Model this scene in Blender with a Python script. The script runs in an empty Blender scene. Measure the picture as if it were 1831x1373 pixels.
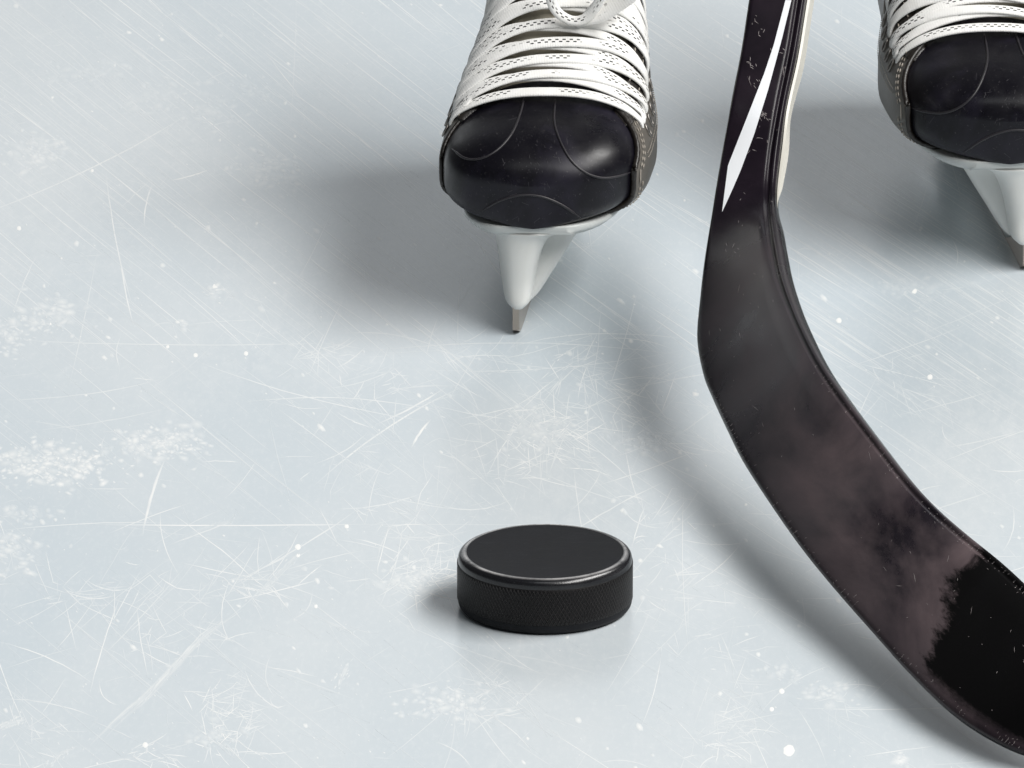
import bpy, bmesh, math, random
import numpy as np
from mathutils import Vector, Matrix
from mathutils.bvhtree import BVHTree

random.seed(7)
rng = np.random.default_rng(11)
S = bpy.context.scene
COL = S.collection
MM = 0.001

# ------------------------------------------------------------------ camera
ELEV = math.radians(18.75)
F_PX = 16378.0
PW, PH = 1831.0, 1373.0
DIST = 4.256
cam_d = bpy.data.cameras.new('camera')
cam = bpy.data.objects.new('camera', cam_d)
COL.objects.link(cam)
CAM = Vector((0, -DIST * math.cos(ELEV), DIST * math.sin(ELEV)))
cam.location = CAM
cam.rotation_euler = (math.radians(90) - ELEV, 0, 0)
cam_d.sensor_width = 36
cam_d.lens = 36 * F_PX / PW
cam_d.clip_start = 0.1
cam_d.clip_end = 500
S.camera = cam

# ------------------------------------------------------------------ world, lamps, exposure
W = bpy.data.worlds.new('World')
S.world = W
W.use_nodes = True
W.node_tree.nodes['Background'].inputs[0].default_value = (0.93, 0.97, 1.0, 1)
W.node_tree.nodes['Background'].inputs[1].default_value = 0.08


def area(name, loc, size, power, col):
    d = bpy.data.lights.new(name, 'AREA')
    d.shape = 'DISK'
    d.size = size
    d.energy = power
    d.color = col
    o = bpy.data.objects.new(name, d)
    COL.objects.link(o)
    o.location = loc
    o.rotation_euler = (Vector((0.05, 0.1, 0)) - Vector(loc)).to_track_quat('-Z', 'Y').to_euler()
    return o


key = area('key_strip_softbox', (2.95, -1.35, 4.0), 1.5, 438, (1, 0.985, 0.96))     # unseen key softbox on the right, stretched to smear the shadows lengthwise
key.data.shape = 'RECTANGLE'
key.data.size_y = 6.4
key.rotation_euler = (0, math.radians(36), math.radians(-10))
area('overhead_lamp', (0.1, -2.2, 3.6), 1.6, 9, (0.95, 0.98, 1.0))
far = area('added_far_softbox', (0, 7.5, 2.5), 9.0, 82, (0.95, 0.98, 1.0))  # unseen panel added behind for rim glints and reflections in the ice
far.data.shape = 'RECTANGLE'
far.data.size_y = 3.2

S.render.engine = 'CYCLES'
S.cycles.use_denoising = True
S.cycles.max_bounces = 6
S.cycles.sample_clamp_indirect = 4
S.view_settings.view_transform = 'Standard'
S.view_settings.look = 'None'
S.view_settings.exposure = 0
S.view_settings.gamma = 1
S.view_settings.use_curve_mapping = False

# ------------------------------------------------------------------ helpers
FWD = Vector((0, math.cos(ELEV), -math.sin(ELEV)))
RGT = Vector((1, 0, 0))
UPV = Vector((0, math.sin(ELEV), math.cos(ELEV)))


def ray(x, y):
    return (FWD + RGT * ((x - PW / 2) / F_PX) - UPV * ((y - PH / 2) / F_PX)).normalized()


def at(x, y, h=0.0):
    """point of the place that stands h metres over the ice where the photograph shows (x, y)"""
    d = ray(x, y)
    return CAM + d * ((h - CAM.z) / d.z)


def link(name, me, mat=None, parent=None, smooth=True, kind=None):
    o = bpy.data.objects.new(name, me)
    COL.objects.link(o)
    if mat is not None and not me.materials:
        me.materials.append(mat)
    if parent:
        o.parent = parent
    if smooth:
        me.polygons.foreach_set('use_smooth', [True] * len(me.polygons))
    if kind:
        o['kind'] = kind
    return o


def fix_normals(me):
    bm = bmesh.new()
    bm.from_mesh(me)
    bmesh.ops.remove_doubles(bm, verts=bm.verts, dist=1e-6)
    bmesh.ops.recalc_face_normals(bm, faces=bm.faces)
    bm.to_mesh(me)
    bm.free()
    return me


def grid_mesh(rows, closed=False, cap=False, uvs=None):
    """rows: list of equally long point lists -> one quad sheet or tube"""
    n = len(rows[0])
    verts = [tuple(p) for r in rows for p in r]
    faces = []
    for i in range(len(rows) - 1):
        for j in range(n if closed else n - 1):
            k = (j + 1) % n
            faces.append((i * n + j, i * n + k, (i + 1) * n + k, (i + 1) * n + j))
    if cap:
        faces.append(tuple(range(n)))
        faces.append(tuple((len(rows) - 1) * n + j for j in range(n)))
    me = bpy.data.meshes.new('m')
    me.from_pydata(verts, [], faces)
    if uvs is not None:
        ul = me.uv_layers.new(name='UVMap')
        flat = [u for r in uvs for u in r]
        for lo in me.loops:
            ul.data[lo.index].uv = flat[lo.vertex_index]
    bm = bmesh.new()
    bm.from_mesh(me)
    bmesh.ops.recalc_face_normals(bm, faces=bm.faces)
    bm.to_mesh(me)
    bm.free()
    return me


def frames(pts, up=None):
    out = []
    n = len(pts)
    for i, p in enumerate(pts):
        t = (pts[min(i + 1, n - 1)] - pts[max(i - 1, 0)]).normalized()
        u = up[i] if up else (Vector((0, 0, 1)) if abs(t.z) < .95 else Vector((0, 1, 0)))
        b = t.cross(u).normalized()
        u = b.cross(t).normalized()
        out.append((p, t, u, b))
    return out


def tube_mesh(pts, r, seg=8, closed=False, up=None, rb=None):
    rows = []
    for i, (p, t, u, b) in enumerate(frames(pts, up)):
        rr = r[i] if isinstance(r, (list, tuple)) else r
        r2 = (rb[i] if isinstance(rb, (list, tuple)) else rb) if rb else rr
        rows.append([p + u * rr * math.sin(2 * math.pi * k / seg) + b * r2 * math.cos(2 * math.pi * k / seg) for k in range(seg)])
    return grid_mesh(rows, closed=True, cap=True)


def merge_meshes(ms):
    verts, faces = [], []
    for m in ms:
        o = len(verts)
        verts += [tuple(v.co) for v in m.vertices]
        faces += [tuple(i + o for i in p.vertices) for p in m.polygons]
    me = bpy.data.meshes.new('m')
    me.from_pydata(verts, [], faces)
    return me


def catmull(P, m):
    P = [np.array(p, float) for p in P]
    P = [2 * P[0] - P[1]] + P + [2 * P[-1] - P[-2]]
    out = []
    for i in range(1, len(P) - 2):
        for k in range(m):
            t = k / m
            a, b, c, d = P[i - 1], P[i], P[i + 1], P[i + 2]
            out.append(.5 * (2 * b + (c - a) * t + (2 * a - 5 * b + 4 * c - d) * t * t + (3 * b - a - 3 * c + d) * t ** 3))
    out.append(P[-2])
    return out


class NT:
    def __init__(self, name):
        self.m = bpy.data.materials.new(name)
        self.m.use_nodes = True
        self.t = self.m.node_tree
        self.b = self.t.nodes['Principled BSDF']

    def n(self, typ, **kw):
        nd = self.t.nodes.new(typ)
        for k, v in kw.items():
            if k in nd.inputs:
                nd.inputs[k].default_value = v
            else:
                setattr(nd, k, v)
        return nd

    def l(self, a, b):
        self.t.links.new(a, b)

    def math(self, op, a, b=None, c=None, clamp=False):
        nd = self.t.nodes.new('ShaderNodeMath')
        nd.operation = op
        nd.use_clamp = clamp
        for i, v in enumerate((a, b, c)):
            if v is None:
                continue
            if isinstance(v, (int, float)):
                nd.inputs[i].default_value = v
            else:
                self.l(v, nd.inputs[i])
        return nd.outputs[0]

    def mix(self, fac, a, b):
        nd = self.t.nodes.new('ShaderNodeMix')
        nd.data_type = 'RGBA'
        for sock, v in ((nd.inputs[0], fac), (nd.inputs[6], a), (nd.inputs[7], b)):
            if isinstance(v, (int, float)):
                sock.default_value = v
            elif isinstance(v, tuple):
                sock.default_value = v if len(v) == 4 else v + (1,)
            else:
                self.l(v, sock)
        return nd.outputs[2]

    def noise(self, scale, detail=4, rough=.55, vec=None, dist=0.0):
        nd = self.n('ShaderNodeTexNoise', Scale=scale, Detail=detail, Roughness=rough, Distortion=dist)
        if vec is None:
            vec = self.coord()
        self.l(vec, nd.inputs['Vector'])
        return nd.outputs['Fac']

    def coord(self, which='Object'):
        return self.n('ShaderNodeTexCoord').outputs[which]

    def ramp(self, fac, lo, hi):
        nd = self.n('ShaderNodeMapRange')
        nd.inputs[1].default_value = lo
        nd.inputs[2].default_value = hi
        self.l(fac, nd.inputs[0])
        return nd.outputs[0]

    def scalevec(self, vec, s):
        nd = self.n('ShaderNodeMapping')
        nd.inputs['Scale'].default_value = s
        self.l(vec, nd.inputs[0])
        return nd.outputs[0]

    def set(self, **kw):
        for k, v in kw.items():
            k = k.replace('_', ' ')
            if isinstance(v, (int, float)):
                self.b.inputs[k].default_value = v
            elif isinstance(v, tuple):
                self.b.inputs[k].default_value = v if (len(v) == 4 or 'Radius' in k) else v + (1,)
            else:
                self.l(v, self.b.inputs[k])

    def bump(self, h, strength=.3, dist=.0005):
        nd = self.n('ShaderNodeBump')
        nd.inputs['Strength'].default_value = strength
        nd.inputs['Distance'].default_value = dist
        self.l(h, nd.inputs['Height'])
        self.l(nd.outputs[0], self.b.inputs['Normal'])


# ------------------------------------------------------------------ materials
def mat_ice():
    m = NT('ice')
    c = m.n('ShaderNodeNewGeometry').outputs['Position']
    c2 = m.scalevec(c, (1, .34, 1))
    big = m.noise(3.1, 3, .5, c2)
    mid = m.noise(14, 5, .6, c2)
    fine = m.noise(420, 3, .7, c2)
    base = m.mix(m.ramp(big, .32, .68), (.500, .573, .624), (.568, .618, .650))
    base = m.mix(m.math('MULTIPLY', m.ramp(mid, .42, .8), .35), base, (.72, .745, .755))
    base = m.mix(m.math('MULTIPLY', m.ramp(fine, .5, .85), .22), base, (.86, .87, .87))
    haze = m.math('MULTIPLY', m.ramp(m.noise(7, 6, .7, c2, .4), .48, .72), m.ramp(m.noise(160, 4, .75, c2), .42, .72))
    base = m.mix(m.math('MULTIPLY', haze, .34), base, (.84, .85, .85))
    a = m.n('ShaderNodeAttribute', attribute_name='frost').outputs['Fac']
    col = m.mix(a, base, (.93, .925, .905))
    m.set(Base_Color=col, Roughness=m.math('ADD', m.math('MULTIPLY', a, .10), .28), IOR=1.5)
    m.set(Specular_IOR_Level=.78)
    return m.m


def mat_rubber(name, col, rough, bumps=None, speck=.0, spec=.5):
    m = NT(name)
    n1 = m.noise(60, 5, .6)
    n2 = m.noise(900, 2, .6)
    base = m.mix(m.ramp(n1, .3, .75), tuple(c * .7 for c in col), tuple(c * 1.5 + .002 for c in col))
    base = m.mix(m.math('MULTIPLY', m.ramp(n2, .66, .8), speck), base, (.3, .3, .3))
    scr = m.noise(1.0, 4, .7, m.scalevec(m.coord(), (60, 700, 60)), .4)
    base = m.mix(m.math('MULTIPLY', m.ramp(scr, .56, .74), m.math('MULTIPLY', n1, .5)), base, tuple(c * 3.2 + .01 for c in col))
    m.set(Base_Color=base, Roughness=m.math('ADD', m.math('MULTIPLY', n1, .25), rough - .12), Specular_IOR_Level=spec)
    m.bump(n2, .15, .0003)
    return m.m


def mat_rim():
    m = NT('puck_rim_rubber')
    uv = m.n('ShaderNodeUVMap').outputs[0]
    sep = m.n('ShaderNodeSeparateXYZ')
    m.l(uv, sep.inputs[0])
    v = sep.outputs[1]
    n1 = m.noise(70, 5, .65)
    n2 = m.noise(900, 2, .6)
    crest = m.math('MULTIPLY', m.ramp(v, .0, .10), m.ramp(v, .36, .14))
    rim_glint = m.math('MULTIPLY', crest, m.ramp(n1, .32, .62))  # reflection along the rim crest painted into the base colour
    base = m.mix(m.math('MULTIPLY', rim_glint, .85), (.006, .006, .008), (.48, .47, .47))
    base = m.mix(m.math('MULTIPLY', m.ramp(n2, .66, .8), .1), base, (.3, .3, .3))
    m.set(Base_Color=base, Roughness=m.math('ADD', m.math('MULTIPLY', n1, .2), .16), Specular_IOR_Level=.75)
    m.bump(n2, .12, .0003)
    return m.m


def mat_knurl():
    m = NT('puck_knurl')
    uv = m.n('ShaderNodeUVMap').outputs[0]
    sep = m.n('ShaderNodeSeparateXYZ')
    m.l(uv, sep.inputs[0])
    u, v = sep.outputs[0], sep.outputs[1]        # u: turns 0..1, v: 0..1 over the band

    def tri(e):
        f = m.math('FRACT', e)
        return m.math('ABSOLUTE', m.math('SUBTRACT', f, .5))
    a = tri(m.math('ADD', m.math('MULTIPLY', u, 140), m.math('MULTIPLY', v, 7)))
    b = tri(m.math('SUBTRACT', m.math('MULTIPLY', u, 140), m.math('MULTIPLY', v, 7)))
    line = m.math('MAXIMUM', a, b)
    ridge = m.ramp(line, .34, .5)
    n1 = m.noise(45, 4)
    col = m.mix(m.math('MULTIPLY', ridge, m.ramp(n1, .2, .7)), (.0015, .0013, .0017), (.050, .043, .044))
    m.set(Base_Color=col, Roughness=.5, Specular_IOR_Level=.3)
    m.bump(ridge, 1.0, .0007)
    return m.m


def mat_toe():
    m = NT('toe_cap_rubber')
    n1 = m.noise(34, 6, .65, dist=.5)
    n2 = m.noise(800, 2, .6)
    n3 = m.noise(16, 5, .6, dist=.3)
    base = m.mix(m.ramp(n3, .46, .74), (.0034, .0029, .0056), (.027, .024, .040))
    base = m.mix(m.math('MULTIPLY', m.ramp(n2, .66, .8), .3), base, (.20, .19, .19))
    scr = m.noise(1.0, 3, .6, m.scalevec(m.coord(), (900, 160, 220)))
    base = m.mix(m.math('MULTIPLY', m.ramp(scr, .68, .76), m.math('MULTIPLY', m.ramp(n1, .4, .65), .6)), base, (.13, .125, .13))
    m.set(Base_Color=base, Roughness=m.math('ADD', m.math('MULTIPLY', m.ramp(n1, .3, .7), .26), .22), Specular_IOR_Level=.33)
    m.bump(m.math('ADD', n1, m.math('MULTIPLY', n2, .10)), .22, .0008)
    return m.m


def mat_simple(name, col, rough, var=.25, scale=60, bump=.1, metal=0.0, spec=.5, sss=0.0):
    m = NT(name)
    n1 = m.noise(scale, 5, .6)
    n2 = m.noise(scale * 12, 2, .6)
    base = m.mix(n1, tuple(c * (1 - var) for c in col), tuple(min(1, c * (1 + var)) for c in col))
    m.set(Base_Color=base, Roughness=rough, Metallic=metal, Specular_IOR_Level=spec)
    if sss:
        m.set(Subsurface_Weight=sss, Subsurface_Radius=(.01, .009, .008), Subsurface_Scale=1.0)
    m.bump(n2, bump, .0004)
    return m.m


def mat_lace():
    m = NT('lace_weave')
    uv = m.n('ShaderNodeUVMap').outputs[0]
    sep = m.n('ShaderNodeSeparateXYZ')
    m.l(uv, sep.inputs[0])
    u, v = sep.outputs[0], sep.outputs[1]       # u in mm along, v -1..1 across the face (2 on the back)

    def row(v0, ph):
        dv = m.math('LESS_THAN', m.math('ABSOLUTE', m.math('SUBTRACT', v, v0)), .12)
        f = m.math('FRACT', m.math('ADD', m.math('MULTIPLY', u, 1 / 3.4), ph))
        return m.math('MULTIPLY', dv, m.math('LESS_THAN', f, .46))
    d = m.math('MAXIMUM', row(.30, 0), row(-.12, .5))
    gap = m.ramp(m.noise(55, 2, .5), .47, .52)
    d = m.math('MULTIPLY', d, gap)
    wv = m.math('SINE', m.math('MULTIPLY', u, 5.2))
    n = m.noise(260, 4, .7)
    base = m.mix(n, (.80, .79, .76), (.92, .92, .91))
    base = m.mix(m.math('MULTIPLY', m.ramp(m.noise(35, 3), .5, .8), .4), base, (.60, .57, .50))
    col = m.mix(d, base, (.012, .011, .012))
    m.set(Base_Color=col, Roughness=.85, Specular_IOR_Level=.2, Sheen_Weight=.25)
    m.bump(m.math('ADD', n, m.math('MULTIPLY', wv, .12)), .5, .0004)
    return m.m


def mat_stick():
    m = NT('stick_lacquer')
    uv = m.n('ShaderNodeUVMap').outputs[0]
    sep = m.n('ShaderNodeSeparateXYZ')
    m.l(uv, sep.inputs[0])
    u, v = sep.outputs[0], sep.outputs[1]       # u: metres-like run along the stick, v: 0 lower edge .. 1 upper edge
    n1 = m.noise(15, 6, .62, m.scalevec(m.coord(), (1, .4, 1)), .9)
    n2 = m.noise(30, 5, .65)
    n3 = m.noise(1300, 2, .6)
    mottle = m.math('MULTIPLY', m.ramp(u, .38, 1.0), m.ramp(n1, .36, .66))  # paler purple-grey mottling, stronger along the blade
    edge_keep = m.math('MULTIPLY', m.ramp(v, .02, .3), m.ramp(v, 1.0, .86))
    mottle = m.math('MULTIPLY', mottle, m.math('ADD', m.math('MULTIPLY', edge_keep, .6), .4))
    base = m.mix(m.ramp(n2, .3, .7), (.0050, .0034, .0062), (.0150, .0100, .0155))
    base = m.mix(mottle, base, (.108, .079, .084))
    base = m.mix(m.math('MULTIPLY', m.ramp(n3, .62, .82), m.math('MULTIPLY', mottle, .35)), base, (.15, .13, .13))
    # ragged black end of the blade face
    comb = m.n('ShaderNodeCombineXYZ')
    m.l(m.math('MULTIPLY', u, 60), comb.inputs[0])
    m.l(m.math('MULTIPLY', v, 30), comb.inputs[1])
    rag = m.noise(1.1, 8, .78, comb.outputs[0])
    slow = m.noise(.22, 3, .5, comb.outputs[0])
    e = m.math('ADD', u, m.math('MULTIPLY', m.math('SUBTRACT', rag, .5), .07))
    e = m.math('ADD', e, m.math('MULTIPLY', m.math('SUBTRACT', slow, .5), .11))
    e = m.math('ADD', e, m.math('MULTIPLY', m.math('SUBTRACT', v, .5), .10))
    tip = m.math('MULTIPLY', m.ramp(e, 1.200, 1.222), m.ramp(m.math('ADD', v, m.math('MULTIPLY', m.math('SUBTRACT', rag, .5), .12)), .05, .12))
    base = m.mix(tip, base, (.0012, .001, .0012))
    rough = m.math('ADD', m.math('MULTIPLY', mottle, .25), m.math('ADD', m.math('MULTIPLY', n1, .25), .16))
    rough = m.math('ADD', rough, m.math('MULTIPLY', tip, .35), clamp=True)
    m.set(Base_Color=base, Roughness=rough, Specular_IOR_Level=m.math('SUBTRACT', .22, m.math('MULTIPLY', tip, .15)))
    m.bump(n2, .05, .001)
    return m.m


ICE = mat_ice()
PUCK = mat_rubber('puck_rubber', (.0085, .009, .011), .55, speck=.10, spec=.15)
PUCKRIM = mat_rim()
KNURL = mat_knurl()
TOE = mat_toe()
SEAM = mat_simple('toe_seam', (.020, .018, .022), .42)
QUARTER = mat_simple('grey_synthetic', (.115, .105, .092), .42, .3, 40, .3)
QDARK = mat_simple('dark_leather', (.014, .011, .009), .35, .5, 90, .5)
THREAD = mat_simple('stitch_thread', (.40, .36, .31), .7, .3, 300, .3)
TONGUE = mat_simple('tongue_felt', (.30, .28, .23), .9, .6, 45, .5)
LINING = mat_simple('lining', (.05, .05, .05), .9)
LACE = mat_lace()
HOLDER = mat_simple('white_nylon', (.70, .71, .69), .30, .06, 30, .03, sss=.15)
SOLE = mat_simple('outsole_plastic', (.55, .57, .56), .33, .12, 50, .08)
STEEL = mat_simple('steel', (.44, .385, .335), .32, .15, 300, .1, metal=1.0)
EYELET = mat_simple('eyelet_metal', (.30, .28, .26), .4, .15, 200, .1, metal=1.0)
STICK = mat_stick()
STICKEDGE = mat_simple('stick_edge_gloss', (.006, .0055, .006), .18, .4, 120, .4)
CREAM = mat_simple('cream_stripe', (.62, .60, .54), .4, .12, 60, .1)
WHITE = mat_simple('white_print', (.82, .84, .87), .35, .04, 60, .05)
TOESCUFF = mat_simple('toe_scuff', (.045, .043, .05), .6, .5, 200, .1)
FLECK = mat_simple('scuff', (.28, .25, .25), .6, .4, 200, .1)

# ------------------------------------------------------------------ the ice
me = bpy.data.meshes.new('ice')
R_ = 60.0
me.from_pydata([(-R_, -R_, 0), (R_, -R_, 0), (R_, R_, 0), (-R_, R_, 0)], [], [(0, 1, 2, 3)])
ice = link('ice', me, ICE, smooth=False)
ice['kind'] = 'structure'
ice['label'] = 'pale blue white rink ice covered in skate scratches'


U = random.uniform
G = random.gauss


class Marks:
    """flat marks on the ice: ribbons and flecks, each with its own frostiness"""

    def __init__(self):
        self.v, self.f, self.a, self.k = [], [], [], 0

    def put(self, x, y, h, a):
        self.v.append(tuple(at(x, y, h)))
        self.a.append(a)
        return len(self.v) - 1

    def ribbon(self, pts, w, a, taper=True, soft=False):
        self.k += 1
        h = random.uniform(.000006, .000030)
        n = len(pts)
        prev = None
        for i, (x, y) in enumerate(pts):
            x0, y0 = pts[max(i - 1, 0)]
            x1, y1 = pts[min(i + 1, n - 1)]
            dx, dy = x1 - x0, y1 - y0
            L = math.hypot(dx, dy) or 1
            nx, ny = -dy / L, dx / L
            t = i / (n - 1)
            k = min(1, 4 * t, 4 * (1 - t)) if taper else 1
            ww = w * (.35 + .65 * k) * .5 * random.uniform(.85, 1.15)
            aa = 1.75 * a * (.15 + .85 * k) * random.uniform(.7, 1.1)
            row = (self.put(x + nx * ww, y + ny * ww, U(.000001, .000004), aa * (0 if soft else .55)),
                   self.put(x, y, h * U(.8, 1.2), min(1, aa)),
                   self.put(x - nx * ww, y - ny * ww, U(.000001, .000004), aa * (0 if soft else .55)))
            if prev:
                self.f.append((prev[0], prev[1], row[1], row[0]))
                self.f.append((prev[1], prev[2], row[2], row[1]))
            prev = row

    def blob(self, x, y, rx, ry, a, ang=0.0, soft=.35, n=7, wob=.28):
        self.k += 1
        h = U(.00003, .00009)
        c = self.put(x, y, h, min(1, a))
        ring = []
        for k in range(n):
            t = 2 * math.pi * k / n
            r = random.uniform(1 - wob, 1 + wob)
            px, py = rx * r * math.cos(t), ry * r * math.sin(t)
            ring.append(self.put(x + px * math.cos(ang) - py * math.sin(ang), y + px * math.sin(ang) + py * math.cos(ang), U(.000001, .000005), a * soft))
        for k in range(n):
            self.f.append((c, ring[k], ring[(k + 1) % n]))

    def build(self, name, label):
        me = bpy.data.meshes.new(name)
        me.from_pydata(self.v, [], self.f)
        at_ = me.attributes.new('frost', 'FLOAT', 'POINT')
        at_.data.foreach_set('value', self.a)
        bm = bmesh.new()
        bm.from_mesh(me)
        for f in bm.faces:
            f.normal_update()
            if f.normal.z < 0:
                f.normal_flip()
        bm.to_mesh(me)
        bm.free()
        o = link(name, me, ICE, smooth=False)
        o.parent = ice
        o['kind'] = 'stuff'
        o['label'] = label
        return o


def line(x0, y0, x1, y1, bow=0.0, n=8, jit=0.0):
    out = []
    L = math.hypot(x1 - x0, y1 - y0) or 1
    nx, ny = -(y1 - y0) / L, (x1 - x0) / L
    for i in range(n):
        t = i / (n - 1)
        b = bow * 4 * t * (1 - t) + (random.uniform(-jit, jit) if 0 < i < n - 1 else 0)
        out.append((x0 + (x1 - x0) * t + nx * b, y0 + (y1 - y0) * t + ny * b))
    return out


U = random.uniform
G = random.gauss
mk = Marks()
# fine parallel resurfacing lines running down to the right
for i in range(1500):
    x, y = U(-350, 2150), U(-250, 800) if random.random() < .82 else U(700, 1500)
    a = math.radians(G(39 if x < 900 else 34, 1.6))
    L = abs(G(140, 110)) + 30
    k = .5 if y > 650 else 1.0
    mk.ribbon(line(x, y, x + L * math.cos(a), y + L * math.sin(a), G(0, 1.0), 5), U(.8, 1.6), abs(G(.16, .16)) * k + .04)
for i in range(48):
    x, y = U(-200, 2000), U(-200, 620)
    a = math.radians(G(38 if x < 900 else 34, 1.2))
    L = U(150, 420)
    mk.ribbon(line(x, y, x + L * math.cos(a), y + L * math.sin(a), G(0, 2), 7), U(1.0, 1.8), U(.18, .45))
for i in range(1300):
    x, y = U(-350, 2150), U(-200, 1550)
    a = G(.1, .5) if random.random() < .5 else U(0, 3.14)
    L = abs(G(0, 45)) + 8
    mk.ribbon(line(x, y, x + L * math.cos(a), y + L * math.sin(a), G(0, 1.5), 4), U(.7, 1.3), U(.04, .22))
for i in range(380):
    x, y = G(150, 330), G(120, 200)
    a = math.radians(G(39, 1.6))
    L = abs(G(120, 90)) + 30
    mk.ribbon(line(x, y, x + L * math.cos(a), y + L * math.sin(a), G(0, 1.0), 5), U(.8, 1.6), U(.04, .2))
# bunches of lines in the shaded ice between the skates
for i in range(330):
    x, y = U(1380, 1800), U(0, 640)
    a = math.radians(G(33, 1.0))
    L = U(60, 260)
    mk.ribbon(line(x, y, x + L * math.cos(a), y + L * math.sin(a), G(0, 1.0), 5), U(.8, 1.5), U(.08, .34))
# single long scratches
LONG = [(-40, 385, 335, 205, 12, 2.4, .55), (212, 375, 270, 320, 0, 1.8, .3), (190, 310, 236, 545, 6, 2.6, .6), (272, 330, 258, 405, 4, 2.8, .7),
        (305, 322, 375, 303, 2, 2.6, .7), (66, 455, 22, 565, 3, 2.0, .5), (215, 458, 240, 585, 3, 2.8, .6), (-20, 605, 620, 612, 8, 1.6, .4),
        (295, 820, 255, 955, 4, 5.5, .62), (0, 715, 300, 675, 10, 1.8, .4), (60, 770, 300, 730, 4, 1.8, .35), (350, 645, 780, 755, 14, 2.0, .55),
        (430, 720, 810, 740, -18, 2.0, .5), (-10, 950, 300, 935, -6, 1.8, .5), (170, 938, 660, 937, 2, 2.6, .7), (300, 975, 420, 930, 0, 3.0, .35),
        (0, 1148, 170, 1225, -10, 2.2, .6), (215, 1065, 160, 1240, 3, 2.4, .65), (245, 1080, 265, 1210, 3, 2.2, .55), (0, 1250, 175, 1285, -10, 2.2, .55),
        (530, 1003, 1260, 1003, 0, 1.5, .4), (600, 938, 1000, 938, 0, 1.3, .25), (420, 1040, 640, 910, 6, 2.6, .5), (560, 870, 830, 690, -14, 3.2, .55),
        (770, 750, 735, 800, 2, 5.0, .75), (660, 770, 560, 830, -8, 2.2, .5), (600, 735, 665, 765, 3, 2.4, .5), (670, 760, 800, 690, 4, 3.4, .55),
        (640, 630, 1250, 640, -22, 1.6, .45), (720, 660, 1250, 620, 18, 1.6, .4), (1060, 870, 1260, 800, 3, 2.0, .5), (1155, 900, 1130, 980, 2, 2.4, .55),
        (1640, 600, 1831, 520, 2, 1.6, .3), (1500, 660, 1740, 575, 4, 1.6, .4), (1590, 745, 1800, 690, 4, 1.6, .35), (1650, 600, 1820, 720, 2, 1.8, .45),
        (1550, 480, 1700, 580, 2, 1.8, .4), (1190, 860, 1010, 960, 4, 2.6, .5), (600, 910, 760, 880, 8, 2.2, .45), (780, 900, 920, 890, 16, 2.0, .45),
        (690, 1100, 1000, 1210, 10, 1.6, .3), (1430, 1030, 1500, 985, 2, 1.5, .3), (1480, 1373, 1420, 1260, 6, 1.8, .4), (1440, 1130, 1432, 1060, 2, 1.6, .3),
        (1810, 900, 1794, 985, -10, 2.2, .5), (1700, 985, 1840, 995, 4, 1.6, .4), (390, 1150, 460, 1130, -4, 2, .5)]
for x0, y0, x1, y1, b, w, a in LONG:
    mk.ribbon(line(x0, y0, x1, y1, b, 12, .5), w * .9, a * .72)
for i in range(240):
    x, y = U(-300, 2100), U(560, 1500)
    a = G(0, .45) if random.random() < .6 else U(0, 3.14)
    L = abs(G(90, 90)) + 25
    mk.ribbon(line(x, y, x + L * math.cos(a), y + L * math.sin(a), G(0, 7), 9, .4), U(1, 2.1), U(.1, .48))
for i in range(45):
    x, y = U(-300, 2100), U(-100, 600)
    a = U(0, 3.14)
    L = abs(G(70, 60)) + 25
    mk.ribbon(line(x, y, x + L * math.cos(a), y + L * math.sin(a), G(0, 4), 7, .4), U(1, 2), U(.1, .4))


def scribble(cx, cy, sx, sy, n, a, ang=0.0, wid=1.7):
    for i in range(n):
        x, y = G(cx, sx * .5), G(cy, sy * .5)
        pts = [(x, y)]
        d = G(ang, .55) if random.random() < .65 else U(0, 6.28)
        L = abs(G(.65, .5)) * sx + 8
        turn = G(0, .045)
        for k in range(random.randint(4, 9)):
            d += turn + (G(0, 1.2) if random.random() < .07 else G(0, .04))
            pts.append((pts[-1][0] + L / 6 * math.cos(d), pts[-1][1] + L / 6 * math.sin(d)))
        mk.ribbon(pts, U(.55, 1.1) * wid, U(.2, .9) * a)


for cx, cy, sx, sy, n, a in [(950, 755, 75, 40, 75, .6), (985, 790, 50, 28, 40, .75), (1080, 700, 110, 40, 45, .55), (1140, 780, 70, 40, 42, .5),
                             (720, 1035, 65, 38, 60, .62), (760, 1040, 35, 25, 40, .7), (700, 940, 70, 40, 32, .5), (890, 850, 70, 45, 28, .5),
                             (395, 1270, 55, 65, 60, .62), (385, 1320, 50, 32, 40, .7), (260, 1350, 45, 20, 26, .6), (430, 1045, 85, 22, 50, .6),
                             (270, 1120, 85, 45, 40, .5), (130, 1060, 80, 22, 40, .5), (60, 1300, 60, 55, 30, .45), (680, 690, 90, 30, 36, .45),
                             (850, 640, 110, 30, 34, .4), (640, 830, 60, 35, 22, .4), (1010, 650, 60, 22, 26, .5), (820, 1240, 80, 35, 26, .4),
                             (870, 1270, 60, 40, 22, .45), (1290, 1290, 60, 55, 44, .5), (1300, 1190, 60, 45, 24, .4), (1280, 1330, 40, 28, 34, .6),
                             (560, 640, 70, 30, 26, .4), (1180, 940, 60, 50, 24, .45), (780, 980, 35, 40, 20, .5), (1500, 1240, 60, 40, 20, .4),
                             (1610, 700, 70, 35, 22, .4), (1200, 1060, 60, 40, 26, .45), (1230, 1130, 50, 30, 18, .4), (800, 810, 60, 30, 16, .4)]:
    scribble(cx, cy, sx, sy, n, a)
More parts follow.
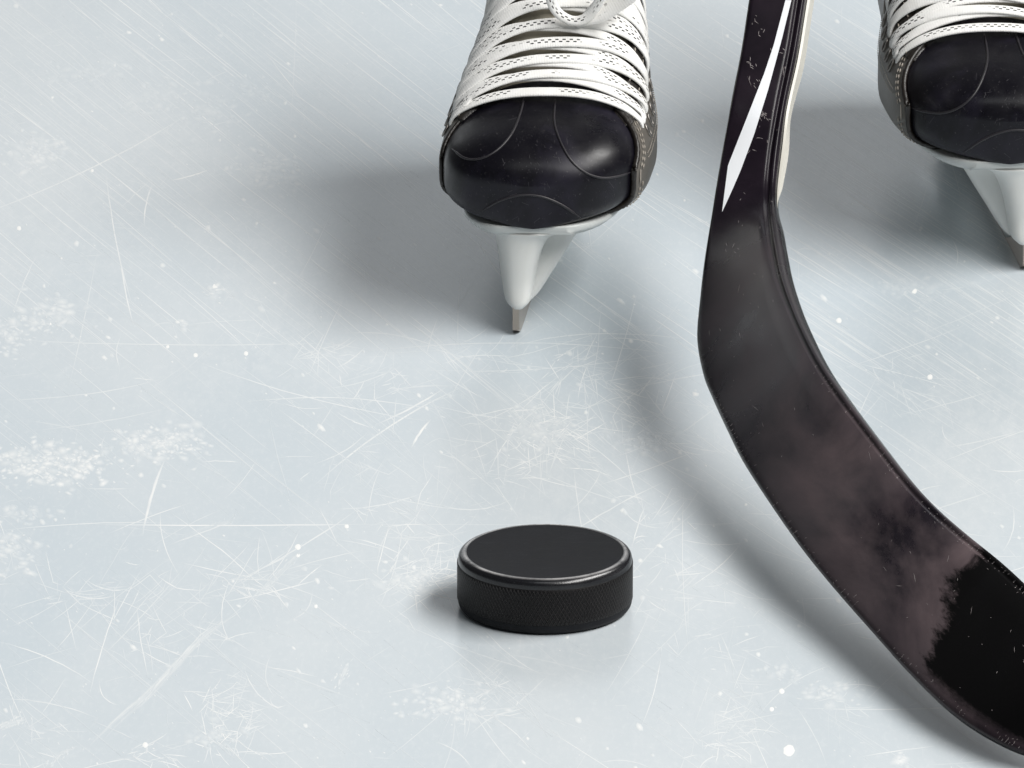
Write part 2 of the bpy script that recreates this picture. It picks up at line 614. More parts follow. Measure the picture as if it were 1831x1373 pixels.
# broad smears of shaved ice
for pts, w, a in [([(165, 1335), (215, 1285), (262, 1245), (300, 1205), (340, 1160), (365, 1135), (408, 1105)], 20, .75),
                  ([(440, 1080), (480, 1045), (515, 1010), (540, 985)], 9, .4), ([(-5, 1305), (20, 1293), (45, 1287)], 13, .75),
                  ([(606, 1225), (614, 1205), (622, 1188)], 12, .7), ([(85, 1372), (105, 1350), (140, 1335)], 9, .5),
                  ([(540, 1090), (625, 1130)], 6, .2), ([(330, 960), (420, 925)], 8, .3)]:
    cp = catmull(pts, 4)
    for q in range(int(w * .8) + 2):
        ox, oy = G(0, w * .17), G(0, w * .17)
        i0 = random.randint(0, max(0, len(cp) // 2))
        i1 = min(len(cp), i0 + random.randint(4, len(cp)))
        sub = [(p[0] + ox + G(0, .5), p[1] + oy + G(0, .5)) for p in cp[i0:i1]]
        if len(sub) > 2:
            mk.ribbon(sub, U(1.5, .35 * w + 1.6), a * U(.15, .5), True, True)
    for i in range(int(30 * a)):
        p = random.choice(cp)
        q = (p[0] + G(0, w * .5), p[1] + G(0, w * .5))
        mk.blob(q[0], q[1], U(1.5, 5), U(1, 2.6), a * U(.3, .8), -.8)
mk.build('ice_scratches', 'fine white skate scratches on the ice')

sn = Marks()
for cx, cy, sx, sy, n, a in [(95, 830, 95, 38, 330, .9), (285, 790, 70, 32, 210, .75), (85, 570, 55, 34, 110, .6), (12, 600, 30, 30, 60, .6),
                             (480, 305, 60, 34, 120, .45), (65, 270, 55, 30, 120, .5), (25, 985, 40, 50, 80, .6), (790, 1260, 75, 30, 150, .6),
                             (300, 170, 70, 40, 60, .28), (380, 205, 50, 30, 60, .28), (150, 130, 60, 20, 50, .3), (960, 770, 55, 35, 90, .5),
                             (1150, 790, 50, 20, 50, .35), (330, 580, 8, 6, 8, .8), (385, 520, 16, 10, 24, .7), (1640, 520, 60, 30, 60, .28),
                             (1480, 1235, 45, 25, 50, .5), (1395, 1205, 40, 20, 40, .45), (735, 1040, 40, 20, 60, .5), (390, 1320, 40, 24, 50, .45),
                             (250, 810, 110, 18, 40, .4), (50, 920, 40, 20, 40, .5), (1610, 1360, 14, 10, 24, .7), (450, 160, 40, 20, 40, .25)]:
    for i in range(n):
        x, y = G(cx, sx * .55), G(cy, sy * .5)
        r = abs(G(3.0, 2.6)) + .9
        sn.blob(x, y, r * U(.9, 2.0), r * U(.6, 1.0), min(1, 1.05 * a * U(.25, 1.0)), U(-.5, .5), .1)
for i in range(1500):
    x, y = U(-350, 2150), U(-200, 1550)
    r = U(.8, 1.6) if random.random() < .7 else min(5, abs(G(2, 1.2)) + .8)
    sn.blob(x, y, r * U(.9, 1.9), r, U(.12, .85) if r < 2 else U(.3, .9), U(.3, .9), .35)
for x, y, r in [(1411, 1342, 10.5), (1398, 1236, 5), (1380, 1268, 4), (620, 941, 4), (533, 978, 5.5), (533, 993, 4), (350, 635, 4), (260, 1332, 5), (300, 620, 3),
                (34, 408, 4), (385, 513, 5.5), (440, 632, 4), (165, 305, 3), (565, 1084, 3.5), (90, 577, 4), (1635, 520, 5), (1500, 573, 5), (1663, 674, 5)]:
    sn.blob(x, y, r, r, 1.0, 0, .8, 14, .08)
sn.build('snow_flecks', 'white flecks and patches of shaved snow on the ice')


# ------------------------------------------------------------------ the puck
def lathe(profile, seg=144, uv=False):
    rows, uvs = [], []
    for k, (r, z) in enumerate(profile):
        rows.append([(r * math.cos(2 * math.pi * i / seg), r * math.sin(2 * math.pi * i / seg), z) for i in range(seg + 1)])
        uvs.append([(i / seg, k / (len(profile) - 1)) for i in range(seg + 1)])
    return grid_mesh(rows, uvs=uvs)


pc = at(974.5, 1035, .0127)
puck = bpy.data.objects.new('hockey_puck', None)
COL.objects.link(puck)
puck.location = (pc.x, pc.y, 0)
puck['label'] = 'black rubber hockey puck with knurled side lying on the ice'
puck['category'] = 'puck'
R = .0381
H = .0254


def arc(cx, cz, r, a0, a1, n):
    return [(cx + r * math.cos(math.radians(a0 + (a1 - a0) * i / n)), cz + r * math.sin(math.radians(a0 + (a1 - a0) * i / n))) for i in range(n + 1)]


top = [(0.0001, H - .0003), (.015, H - .0003), (.030, H - .00015), (.0340, H)]
link('top_face', lathe(top), PUCK, puck)
rim = [(.0340, H)] + arc(R - .0030 - .0004, H - .0030, .0030, 86, 8, 8) + [(R - .0003, H - .0042)]
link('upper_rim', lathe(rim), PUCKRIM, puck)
band = [(R - .0003, H - .0042), (R, H - .0045), (R, H * .5), (R, .0050), (R - .0003, .0047)]
band = [band[0], band[1]] + [(R, H - .0045 - (H - .0095) * i / 6) for i in range(1, 6)] + [band[3], band[4]]
link('knurled_band', lathe(band), KNURL, puck)
low = [(R - .0003, .0047)] + arc(R - .0030 - .0004, .0034, .0030, -6, -86, 8) + [(.030, .0002), (.0001, .0002)]
link('lower_rim', lathe(low), PUCK, puck)

# ------------------------------------------------------------------ the skates
TIP = at(921, 601, 0)
skate = bpy.data.objects.new('ice_skate', None)
COL.objects.link(skate)
skate.location = TIP
GRP = 'pair of hockey skates'
skate['label'] = 'black toed hockey skate with white laces, standing behind the puck left of the stick'
skate['category'] = 'ice skate'
skate['group'] = GRP

ZS, ZM = 53.0, 74.0


def smooth01(t):
    t = max(0, min(1, t))
    return t * t * (3 - 2 * t)


def half_w(y):
    g = (1 - (1 - min(max(y, 0) / 56, 1)) ** 2.6) ** (1 / 2.6)
    w = 48.0
    if y > 70:
        w = 48 - 12 * smooth01((y - 70) / 80)
    if y > 235:
        w *= max(0.05, 1 - ((y - 235) / 50) ** 2.4) ** .45
    return w * g


_TZ = catmull([(0, 74), (1.2, 79), (3.5, 83.5), (8, 87.6), (15, 91.3), (25, 94.6), (40, 98), (55, 102), (70, 108.5), (85, 118), (100, 130), (120, 147), (150, 173),
               (190, 212), (215, 228), (240, 236), (290, 238)], 6)
_TZX = np.array([p[0] for p in _TZ])
_TZZ = np.array([p[1] for p in _TZ])


def top_z(y):
    return float(np.interp(y, _TZX, _TZZ))


def cx_(y):
    return 8.5 + .118 * min(y, 110) + .02 * max(0, y - 110)


def boot(y, th, off=0.0):
    """mm; th 0 right, 90 top, 180 left, 270 sole"""
    w, c, s = half_w(y), math.cos(th), math.sin(th)
    x = w * math.copysign(abs(c) ** .78, c)
    if s >= 0:
        z = ZM + (top_z(y) - ZM) * s ** .82
        x *= 1 - .05 * s
    else:
        z = ZM - (ZM - ZS) * abs(s) ** .36
        x *= 1 - .05 * abs(s) ** 1.5
    if s > 0 and y > 55:
        x += .20 * max(0, z - 97) * smooth01((c + .25) / .9) * smooth01((y - 55) / 30)
    p = Vector((cx_(y) + x, y, z))
    if off:
        q = Vector((cx_(y), y + 18, ZM + 8)) if y < 58 else Vector((cx_(y), y, ZM + 8))
        p += (p - q).normalized() * off
    return p * MM


def yb(th):
    """where the toe cap ends"""
    c, s = math.cos(th), max(0, math.sin(th))
    b = 25 + 37 * s ** 1.1 if c > 0 else 40 + 22 * s ** 1.3
    return b


def sheet(y0f, y1f, th0, th1, off, ny=40, nt=64, yexp=1.0, offf=None):
    rows, uvs = [], []
    for i in range(ny + 1):
        t = (i / ny) ** yexp
        r, uu = [], []
        for j in range(nt + 1):
            th = th0 + (th1 - th0) * j / nt
            a, b = (f(th) if callable(f) else f for f in (y0f, y1f))
            o = off
            if offf:
                o = offf(i / ny, j / nt)
            r.append(boot(a + (b - a) * t, th, o))
            uu.append((j / nt, i / ny))
        rows.append(r)
        uvs.append(uu)
    return grid_mesh(rows, uvs=uvs)


D = math.radians
toe_me = sheet(0.0, lambda th: yb(th) + 3, D(-90), D(270), 0, 48, 120, 2.0)
toe_cap = link('toe_cap', toe_me, TOE, skate)
tongue = link('tongue', sheet(52, 150, D(48), D(132), -1.0, 40, 30), TONGUE, skate)
link('lining', sheet(60, 280, D(-90), D(270), -3.0, 40, 48), LINING, skate)


def edge_round(d):
    def f(a, b):
        e = min(a / .03, b / .04 if True else 1, (1 - b) / .04, 1)
        return d * (0.0 + math.sqrt(max(0, 1 - (1 - max(0, e)) ** 2)))
    return f


TE_R, TE_L = 46, 134
q1 = sheet(lambda th: yb(th) - 1, 268, D(-88), D(TE_R), 2.6, 70, 40, 1.6, edge_round(2.6))
quarter = link('side_panel', q1, QUARTER, skate)
quarter['label'] = 'grey stitched outer side panel'
q2 = sheet(lambda th: yb(th) - 1, 268, D(TE_L), D(268), 2.2, 70, 40, 1.6, edge_round(2.2))
link('side_panel', q2, QUARTER, skate)
# dark eyestay bands and the dark welt along the toe cap
link('eyestay', sheet(lambda th: yb(th) - 3, 150, D(36), D(51), 3.6, 60, 12, 1.0, edge_round(3.8)), QDARK, skate)
link('eyestay', sheet(lambda th: yb(th) - 3, 150, D(129), D(144), 3.2, 60, 12, 1.0, edge_round(3.4)), QDARK, skate)


def welt(th0, th1, off, r, n=60, dy=-1.0):
    pts = [boot(yb(D(th0 + (th1 - th0) * i / n)) + dy, D(th0 + (th1 - th0) * i / n), off) for i in range(n + 1)]
    return tube_mesh(pts, [r * MM * (1 + .08 * math.sin(i * 1.9)) for i in range(n + 1)], 8)


link('welt', welt(-62, 52, 1.4, 1.4), QDARK, skate)
link('welt', welt(128, 242, 0.9, 1.0), QDARK, skate)


def stitches(fn, n, dash=.62, r=.38):
    ms = []
    for i in range(n):
        a, b = i / n, (i + dash) / n
        ms.append(tube_mesh([fn(a) , fn((a + b) / 2) , fn(b)], [r * .5 * MM, r * MM, r * .5 * MM], 5))
    return merge_meshes(ms)


def st_welt(th0, th1, dy, off):
    return lambda t: boot(yb(D(th0 + (th1 - th0) * t)) + dy, D(th0 + (th1 - th0) * t), off)


def st_run(th0, th1, y0, y1, off):
    return lambda t: boot(y0 + (y1 - y0) * t, D(th0 + (th1 - th0) * t), off)


link('stitching', stitches(st_welt(-50, 46, 2.6, 3.1), 22), THREAD, skate)
link('stitching', stitches(st_welt(-40, 40, 6.0, 3.0), 18), THREAD, skate)
link('stitching', stitches(st_run(39, 39, 50, 140, 4.0), 26), THREAD, skate)
link('stitching', stitches(st_run(48.5, 48.5, 58, 140, 4.0), 24), THREAD, skate)
link('stitching', stitches(st_run(132, 132, 62, 140, 3.6), 24), THREAD, skate)
link('stitching', stitches(st_run(141, 138, 52, 140, 3.6), 26), THREAD, skate)
link('stitching', stitches(st_run(8, 14, 40, 140, 3.1), 60, .5, .3), THREAD, skate)
link('stitching', stitches(st_run(4, 10, 40, 140, 3.1), 60, .5, .3), THREAD, skate)

# moulded seams of the toe cap, read off the cap where the photograph shows them
bm = bmesh.new()
bm.from_mesh(toe_me)
bvh = BVHTree.FromBMesh(bm)
bm.free()


def on_mesh(tree, x, y, origin):
    d = ray(x, y)
    hit = tree.ray_cast(CAM - origin, d, 20)
    return hit[0], hit[1]


for path in ([(938, 170), (931, 200), (917, 236), (892, 266), (862, 283), (832, 283), (808, 266)],
             [(993, 176), (991, 214), (999, 246), (1019, 284), (1046, 308), (1076, 318), (1106, 315), (1128, 308)],
             [(862, 377), (893, 359), (930, 349), (966, 351), (1002, 365), (1038, 389)]):
    pts = []
    for p in catmull(path, 8):
        h, n = on_mesh(bvh, p[0], p[1], TIP)
        if h is not None:
            pts.append(h - ray(p[0], p[1]) * .0001)
    if len(pts) > 4:
        rr = [(.00062 if 2 < i < len(pts) - 3 else .0003) for i in range(len(pts))]
        link('seam', tube_mesh(pts, rr, 8), SEAM, skate)

# pale scrapes on the toe cap
tv, tf = [], []
for i in range(75):
    x, y = G(975, 75), G(300, 55)
    a, L, w = G(.9, .8), U(1, 5) if random.random() < .8 else U(6, 16), U(.4, .8)
    quad = []
    for dx, dy in ((-L, -w), (L, -w), (L, w), (-L, w)):
        h, n = on_mesh(bvh, x + .5 * (dx * math.cos(a) - dy * math.sin(a)), y + .5 * (dx * math.sin(a) + dy * math.cos(a)), TIP)
        if h is None or (h - Vector((0, 0, 0))).length > .4:
            break
        quad.append(tuple(h - ray(x, y) * .00012))
    if len(quad) == 4:
        k = len(tv)
        tv += quad
        tf.append((k, k + 1, k + 2, k + 3))
me = bpy.data.meshes.new('scuffs')
me.from_pydata(tv, [], tf)
link('scuff_marks', me, TOESCUFF, skate, smooth=False, kind='stuff')

# eyelets and laces
ROW0, DY = 57.0, 9.3
NR = 9


def eyelet_pos(i, side):
    y = ROW0 + DY * i + 1
    return y, (D(27 + .6 * i) if side > 0 else D(153 - .6 * i))


tor = []
for k in range(20):
    a = 2 * math.pi * k / 20
    tor.append((math.cos(a), math.sin(a)))
for i in range(NR):
    for side in (1, -1):
        y, th = eyelet_pos(i, side)
        th2 = th - side * D(9)
        c = boot(y - 2, th2, 2.9)
        e1 = (boot(y - 1, th2, 2.9) - boot(y - 3, th2, 2.9)).normalized()
        e2 = (boot(y - 2, th2 + .02, 2.9) - boot(y - 2, th2 - .02, 2.9)).normalized()
        nrm = e1.cross(e2).normalized()
        pts = [c + e1 * (1.9 * MM * a) + e2 * (3.2 * MM * b) for a, b in tor]
        rows = []
        for k, p in enumerate(pts):
            rad = (p - c).normalized()
            rows.append([p + rad * (.5 * MM * math.cos(q * math.pi / 3)) + nrm * (.5 * MM * math.sin(q * math.pi / 3)) for q in range(6)])
        rows.append(rows[0])
        ey = link('eyelet', grid_mesh(rows, closed=True), EYELET, skate)
        disc = grid_mesh([[c * 1.0 + nrm * (0.2 * MM) for _ in pts] + [c], [p for p in pts] + [pts[0]]])
        hole = bpy.data.meshes.new('hole')
        hole.from_pydata([tuple(c)] + [tuple(p) for p in pts], [], [(0, k + 1, (k + 1) % 20 + 1) for k in range(20)])
        link('eyelet_hole', hole, LINING, ey)


def ribbon_mesh(pts, nrm, w, th, u0=0.0, seg=14, widths=None):
    rows, uvs = [], []
    run = u0
    for i, (p, t, u, b) in enumerate(frames(pts, nrm)):
        if i:
            run += (pts[i] - pts[i - 1]).length * 1000
        ww = widths[i] if widths else w
        r, uu = [], []
        for k in range(seg + 1):
            a = 2 * math.pi * k / seg
            ca, sa = math.cos(a), math.sin(a)
            px = math.copysign(abs(ca) ** .7, ca)
            r.append(p + b * (ww / 2 * MM * px) + u * (th / 2 * MM * math.copysign(abs(sa) ** .8, sa)))
            uu.append((run, px if sa > -.1 else 2.0))
        rows.append(r)
        uvs.append(uu)
    return grid_mesh(rows, uvs=uvs)


def strand(y0, th0, y1, th1, lift, w=7.0, wob=0.0, n=44, lead=8):
    pts, nr, wid = [], [], []
    ph = U(0, 6)
    for i in range(n + 1):
        t = i / n
        th = th0 + (th1 - th0) * t
        y = y0 + (y1 - y0) * smooth01(t) * .6 + (y1 - y0) * t * .4 + wob * math.sin(3 * t + ph)
        dip = 3.0 * (1 - min(1, min(t, 1 - t) / .10)) ** 2
        lf = 4.0 + lift * math.sin(math.pi * t) + .35 * math.sin(9 * t + ph) - dip
        p = boot(y, th, lf)
        q = boot(y, th, lf + 2)
        e = boot(y + 1, th, lf) - boot(y - 1, th, lf)
        d = boot(y, th + .02, lf) - boot(y, th - .02, lf)
        nv = e.cross(d).normalized()
        if nv.dot(q - p) < 0:
            nv = -nv
        pts.append(p)
        nr.append(nv)
        wid.append(w * (1 - .34 * (1 - smooth01(min(t, 1 - t) / .26))) * (1 + .08 * math.sin(5 * t + ph)))
    return ribbon_mesh(pts, nr, w, 1.7, U(0, 40), widths=wid)


yR, tR = eyelet_pos(0, 1)
yL, tL = eyelet_pos(0, -1)
link('lace', strand(yR - 5, tR - D(6), yL - 2.5, tL + D(4), .2, 6.2), LACE, skate)
for i in range(NR - 1):
    yR, tR = eyelet_pos(i, 1)
    yL2, tL2 = eyelet_pos(i + 1, -1)
    yL, tL = eyelet_pos(i, -1)
    yR2, tR2 = eyelet_pos(i + 1, 1)
    link('lace', strand(yR - 1, tR - D(5), yL2 - 1.0, tL2 + D(4), .6, U(5.6, 6.8), .8), LACE, skate)
    link('lace', strand(yR2 - 1.2, tR2 - D(5), yL - .4, tL + D(4), 2.2, U(5.6, 6.8), .8), LACE, skate)


def px_path(path, lift_mm, plane_y, n=8):
    """loose lace: points where the photograph shows them, at depth plane_y behind the blade tip"""
    out = []
    for q in catmull(path, n):
        d = ray(q[0], q[1])
        t = (TIP.y + (plane_y + (q[2] if len(q) > 2 else 0)) * MM - CAM.y) / d.y
        out.append(CAM + d * t - TIP)
    return out


bow = px_path([(972, -40), (982, -12), (990, 12), (1004, 28), (1024, 37), (1044, 34), (1060, 20), (1074, -4), (1086, -40)], 0, 86)
nr = [Vector((0, -.75, .66))] * len(bow)
link('lace_bow', ribbon_mesh(bow, nr, 5.0, 2.6, 3.0), LACE, skate)
tail = px_path([(1030, 44), (1055, 30), (1085, 12), (1120, -12), (1150, -40)], 0, 88)
link('lace_tail', ribbon_mesh(tail, [Vector((-.2, -.7, .7))] * len(tail), 11.0, 1.5, 9.0, widths=[4 + 9 * smooth01(i / 14) for i in range(len(tail))]), LACE, skate)
# outsole plate
rows = []
for z, k, back in ((53.6, .95, 0), (52.8, .975, 0), (51.0, .965, 0), (49.2, .90, 1.5)):
    r = []
    N = 70
    for j in range(N):
        u = j / N
        side = 1 if u < .5 else -1
        t = u * 2 if u < .5 else 2 - u * 2
        y = 2 + back + (274) * (1 - math.cos(math.pi * t)) / 2
        w = half_w(y) * k * .82
        if t < .02:
            w = half_w(y) * .8
        r.append(Vector((cx_(y) + side * w, y, z)) * MM)
    rows.append(r)
link('outsole', grid_mesh(rows, closed=True, cap=True), SOLE, skate)


# holder: nose, flange, bridge and rear tower
def oval(cx, cy, rx, ry, z, n=36, e=.8):
    return [Vector((cx + rx * math.copysign(abs(math.cos(a)) ** e, math.cos(a)), cy + ry * math.copysign(abs(math.sin(a)) ** e, math.sin(a)), z)) * MM
            for a in (2 * math.pi * k / n for k in range(n))]


nose = catmull([(1.3, 10.2, 3.4, 9.6, 13.0), (1.5, 11.5, 6.2, 11.2, 16), (1.5, 15, 7.8, 13, 24), (1.9, 17, 9.4, 14.5, 33), (2.7, 19, 11.4, 16, 41), (4.2, 21, 13.8, 18, 46), (7.5, 23, 19, 21, 49.4)], 5)
hold = link('blade_holder', grid_mesh([oval(a, b, c, d, z) for a, b, c, d, z in nose], closed=True, cap=True), HOLDER, skate)
fl = catmull([(4.6, 27, 4.6, 12, 13.0), (5.8, 28, 6.6, 12, 16), (8.6, 29, 9.6, 12, 25), (11.4, 30, 12.6, 12, 34), (13.8, 31, 15.2, 12, 42), (15.4, 32, 17.6, 13, 47), (16.5, 34, 21, 15, 49.4)], 5)
link('flange', grid_mesh([oval(a, b, c, d, z, e=.62) for a, b, c, d, z in fl], closed=True, cap=True), HOLDER, hold)
rows = []
for i in range(30):
    y = 18 + 235 * i / 29
    zt = 20 + 6 * abs(math.sin(i / 29 * math.pi * 1.0 + 1.57))
    zl = 13.0 - 9.6 * smooth01((y - 20) / 24)
    c = .10 * y + .6
    rows.append([Vector((c + dx, y, z)) * MM for dx, z in ((-3.0, zl), (3.0, zl), (4.5, 17), (3.6, zt), (-3.6, zt), (-4.5, 17))])
link('bridge', grid_mesh(rows, closed=True, cap=True), HOLDER, hold)
rt = [(27, 205, 6, 26, 15), (27, 207, 9, 30, 28), (28, 210, 14, 34, 42), (30, 212, 22, 40, 49.4)]
link('rear_tower', grid_mesh([oval(*q) for q in catmull(rt, 4)], closed=True, cap=True), HOLDER, hold)

# runner: steel blade with the upswept tip
rows = []
prof = []
NB = 60
for i in range(NB + 1):
    y = 1.3 + 268 * (i / NB) ** 1.6
    zb = 0.0
    if y < 10:
        zb = 2.6 * (1 - (y - 1.3) / 8.7) ** 2.2
    if y > 245:
        zb = 10 * ((y - 245) / 24) ** 2
    zt = 19.5 - (3.2 if i == 0 else 1.0 if i == 1 else 0)
    c = .105 * y + .2
    hw = 1.85 - .35 * max(0, 1 - (y - 1.3) / 3)
    rows.append([Vector((c + dx, y, z)) * MM for dx, z in ((-hw, zb + .25), (-hw * .8, zb), (hw * .8, zb), (hw, zb + .25), (hw, zt), (-hw, zt))])
link('runner', grid_mesh(rows, closed=True, cap=True), STEEL, skate, smooth=False)

# the other skate of the pair: mirror twin
TIP2 = at(1836, 486, 0)
twin = skate.copy()
COL.objects.link(twin)
twin.location = TIP2
twin['label'] = 'black toed hockey skate with white laces, right of the stick, cut by the right edge'
SC2 = (CAM - TIP2).length / (CAM - TIP).length


def mirrored(o, parent):
    c = o.copy()
    c.data = o.data.copy()
    c.data.transform(Matrix.Diagonal((-SC2, SC2, SC2, 1)))
    c.data.flip_normals()
    c.parent = parent
    COL.objects.link(c)
    for g in o.children:
        mirrored(g, c)


for ch in list(skate.children):
    mirrored(ch, twin)

# ------------------------------------------------------------------ the stick
ST = [  # lower/left edge, upper/right edge (where the photo shows them), heights over the ice in mm
    ((1420, -560), (1525, -550), 259, 257),
    ((1382, -280), (1485, -271), 203, 201),
    ((1357, -120), (1458, -112), 170.5, 168.5),
    ((1339, 0), (1439, 8), 146, 144),
    ((1326, 83), (1425, 92), 129, 127),
    ((1308, 177), (1405, 190), 110, 107),
    ((1292, 254), (1391, 275), 93, 91),
    ((1274, 360), (1386, 352), 74.5, 78),
    ((1257, 458), (1389, 400), 59, 77),
    ((1248, 530), (1394, 440), 50.5, 76),
    ((1242, 605), (1403, 490), 43, 75),
    ((1253, 667), (1420, 543), 38.5, 73),
    ((1270, 710), (1440, 590), 36, 71),
    ((1297, 767), (1470, 647), 34, 68),
    ((1330, 830), (1510, 706), 31, 64.5),
    ((1396, 929), (1580, 797), 27, 58.5),
    ((1445, 995), (1629, 858), 24.5, 55),
    ((1501, 1062), (1676, 907), 21.5, 52),
    ((1558, 1126), (1728, 952), 19, 50),
    ((1614, 1188), (1784, 997), 16.5, 48),
    ((1670, 1244), (1833, 1042), 14.5, 47),
    ((1726, 1289), (1880, 1090), 12.5, 45),
    ((1783, 1323), (1925, 1150), 11, 42),
    ((1831, 1344), (1955, 1210), 9, 36),
    ((1885, 1357), (1972, 1270), 8, 28),
    ((1940, 1352), (1976, 1318), 8, 18)]
NS = 8
stations = catmull([(*a, *b, h0, h1) for a, b, h0, h1 in ST], NS)
stick = bpy.data.objects.new('hockey_stick', None)
COL.objects.link(stick)
SO = at(1880, 1350, 0)
stick.location = SO
stick['label'] = 'black hockey stick with white slash print, blade held just over the ice'
stick['category'] = 'hockey stick'

# face profile across: t, depth below the face in mm
PROF = [(0, 3.2), (.006, 1.9), (.02, .7), (.045, .12), (.09, 0), (.2, 0), (.32, 0), (.44, 0), (.56, 0), (.68, 0), (.76, 0), (.80, .05), (.825, .5), (.845, 1.3), (.868, 1.6),
        (.89, 1.25), (.91, .6), (.935, .35), (.955, .5), (.975, 1.1), (.99, 2.1), (1, 3.4)]
faceR, uvR, edgeR, strip = [], [], [], []
arc_u = 0.0
prevc = None
blade_rows = []
for i, s in enumerate(stations):
    A = at(s[0], s[1], s[4] * MM) - SO
    B = at(s[2], s[3], s[5] * MM) - SO
    cpx = np.array([(s[0] + s[2]) / 2, (s[1] + s[3]) / 2])
    if prevc is not None:
        arc_u += np.linalg.norm(cpx - prevc) / 1000
    else:
        arc_u = -.571
    prevc = cpx
    blade_rows.append((A, B, arc_u, s))
n_ = len(blade_rows)
back_rows = []
for i, (A, B, u, s) in enumerate(blade_rows):
    A0, B0 = blade_rows[max(0, i - 1)][:2]
    A1, B1 = blade_rows[min(n_ - 1, i + 1)][:2]
    run = ((A1 + B1) - (A0 + B0)).normalized()
    nrm = (B - A).cross(run).normalized()
    if nrm.dot(-ray(s[0], s[1])) < 0:
        nrm = -nrm
    fade = smooth01((s[1] + 0) / 420)            # 0 on the shaft, 1 on the blade
    kk = 1 - .45 * smooth01((u - .5) / .3)
    bul = 1.2 * fade
    row = []
    for t, d in PROF:
        # the groove narrows towards the blade
        t2 = t
        if t > .76:
            t2 = 1 - (1 - t) * (1.0 - .58 * smooth01((u - .30) / .35))
        row.append(A.lerp(B, t2) - nrm * (d * kk * MM) + nrm * (bul * MM * math.sin(math.pi * t)))
    faceR.append(row)
    uvR.append([(u, t) for t, d in PROF])
    th = (17 * (1 - fade) + 6.0 * fade) * MM
    shx = Vector((1, 0, 0)) * ((2.6 * (1 - fade) + .5 * fade) * MM)
    aB = row[-1] - nrm * (th - .0034) + shx * 1.0
    aA = row[0] - nrm * (th - .0034) + shx * 1.0
    back_rows.append((row[-1], row[-1].lerp(aB, .25), row[-1].lerp(aB, .5), row[-1].lerp(aB, .75), aB, aA, row[0].lerp(aA, .5), row[0], nrm))

face_me = grid_mesh(faceR, uvs=uvR)
link('blade_face', face_me, STICK, stick)['label'] = 'black lacquered shaft and blade face, mottled paler along the blade'
link('stick_body', grid_mesh([b[:8] for b in back_rows]), STICKEDGE, stick)
# cream stripe along the right side of the shaft, ending at the heel
cs = []
for i, b in enumerate(back_rows):
    s = stations[i]
    if s[1] < 375:
        b0, b1 = back_rows[max(0, i - 1)], back_rows[i + 1]
        side = (b1[4] - b0[4]).cross(b[4] - b[0]).normalized()
        if side.x < 0:
            side = -side
        w = 1 - smooth01((s[1] - 300) / 72)
        p0, p1 = b[0].lerp(b[4], .22), b[0].lerp(b[4], .26 + .76 * w)
        o0, o1 = side * .0002, side * (.0002 + .0011 * (.05 + .95 * w))
        cs.append([p0 + o0, p0.lerp(p1, .08) + o1, p1 + o1, p1 + o0])
link('side_stripe', grid_mesh(cs, closed=True, cap=True), CREAM, stick, smooth=False)

bm = bmesh.new()
bm.from_mesh(face_me)
ftree = BVHTree.FromBMesh(bm)
bm.free()


def on_face(x, y, lift=.0003):
    d = ray(x, y)
    h = ftree.ray_cast(CAM - SO, d, 20)
    return None if h[0] is None else h[0] - d * lift


Z3 = 2.997
ls = [(553, 0), (490, 240), (440, 390), (350, 620), (245, 885), (226, 1030), (213, 1133)]
rs = [(585, 0), (532, 215), (460, 480), (385, 720), (310, 920), (262, 1030), (215, 1133)]


def xa(poly, y):
    for (x0, y0), (x1, y1) in zip(poly, poly[1:]):
        if y0 <= y <= y1:
            return x0 + (x1 - x0) * (y - y0) / (y1 - y0)
    return poly[-1][0]


rows = []
for k in range(61):
    y = 1133 * k / 60
    xl, xr = xa(ls, y), xa(rs, y)
    r = [on_face(1220 + (xl + (xr - xl) * j / 4) / Z3, y / Z3) for j in range(5)]
    if all(p is not None for p in r):
        rows.append(r)
# the print runs on up the shaft beyond the frame
d0 = [faceR[NS * 2 + 0], faceR[NS * 3]]
link('white_slash', grid_mesh(rows), WHITE, stick)['label'] = 'white pointed slash print on the shaft'

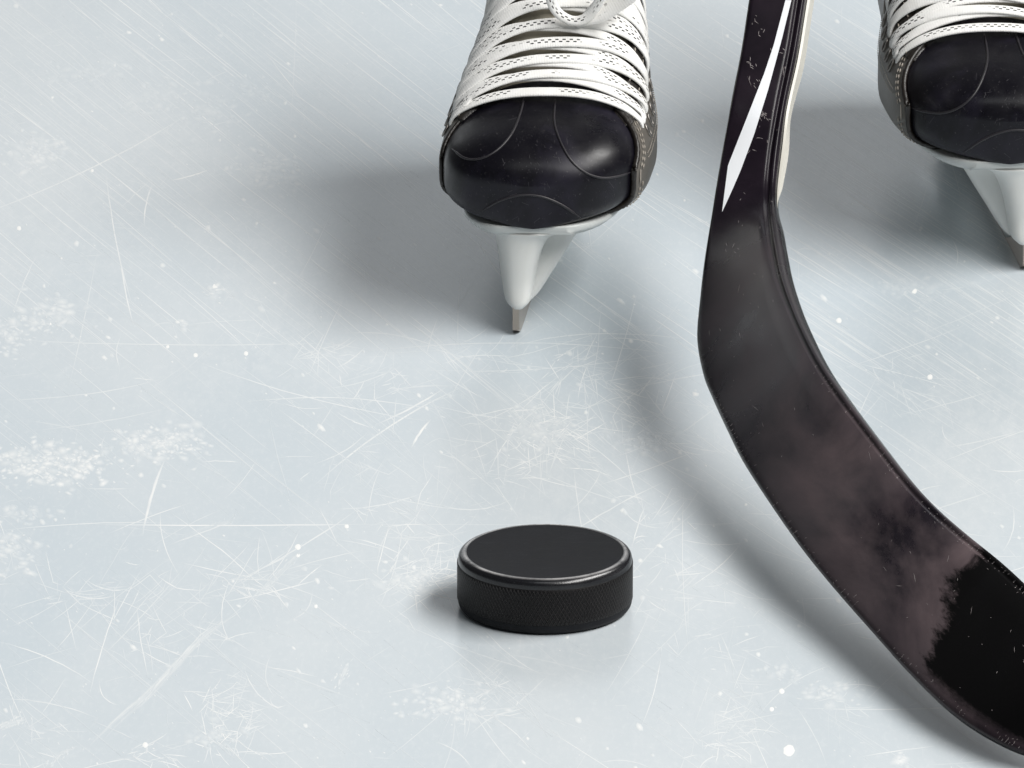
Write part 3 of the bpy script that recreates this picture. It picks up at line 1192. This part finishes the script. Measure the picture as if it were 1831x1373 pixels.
# scuffs: fine pale nicks, thickest along the edges of the blade
fv, ff = [], []


def nick(x, y, a, L, w):
    n = 4
    pr = None
    for k in range(n):
        t = k / (n - 1) - .5
        cx, cy = x + L * t * math.cos(a) + G(0, .2), y + L * t * math.sin(a) + G(0, .2)
        ww = w * (1 - (2 * t) ** 2 * .8) * .5
        p = on_face(cx - math.sin(a) * ww, cy + math.cos(a) * ww, .0002)
        q = on_face(cx + math.sin(a) * ww, cy - math.cos(a) * ww, .0002)
        if p is None or q is None:
            return
        fv.extend((tuple(p), tuple(q)))
        cur = (len(fv) - 2, len(fv) - 1)
        if pr:
            ff.append((pr[0], pr[1], cur[1], cur[0]))
        pr = cur


def st_at(f):
    k = max(0, min(n_ - 1, int(f)))
    return stations[k]


EDGEC = [U(NS * 10.5, NS * 24) for q in range(26)]
for i in range(240):
    s = st_at(G(random.choice(EDGEC), 2.2))
    t = abs(G(0, .03)) + .012
    nick(s[0] + (s[2] - s[0]) * t, s[1] + (s[3] - s[1]) * t, G(2.4, .6), U(1, 5), U(.4, 1.0))
for i in range(170):
    s = st_at(U(NS * 13, NS * 22))
    t = 1 - abs(G(0, .03)) - .03
    nick(s[0] + (s[2] - s[0]) * t, s[1] + (s[3] - s[1]) * t, U(0, 3.14), U(1, 5), U(.4, .9))
for i in range(90):
    s = st_at(U(NS * 2, NS * 24))
    t = U(.05, .95)
    nick(s[0] + (s[2] - s[0]) * t, s[1] + (s[3] - s[1]) * t, G(1.3, .6), U(1, 6) if random.random() < .85 else U(8, 20), U(.5, .9))
for cx, cy, n, sp in [(1352, 30, 5, 8), (1340, 115, 7, 6), (1345, 145, 5, 7), (1362, 205, 22, 5), (1360, 60, 4, 6), (1305, 445, 4, 7), (1355, 255, 5, 10), (1390, 100, 6, 10)]:
    for i in range(n):
        nick(G(cx, sp), G(cy, sp), G(1.0, .6), U(3, 9), U(.6, 1.2))
me = bpy.data.meshes.new('scuffs')
me.from_pydata(fv, [], ff)
link('scuff_marks', me, FLECK, stick, smooth=False, kind='stuff')
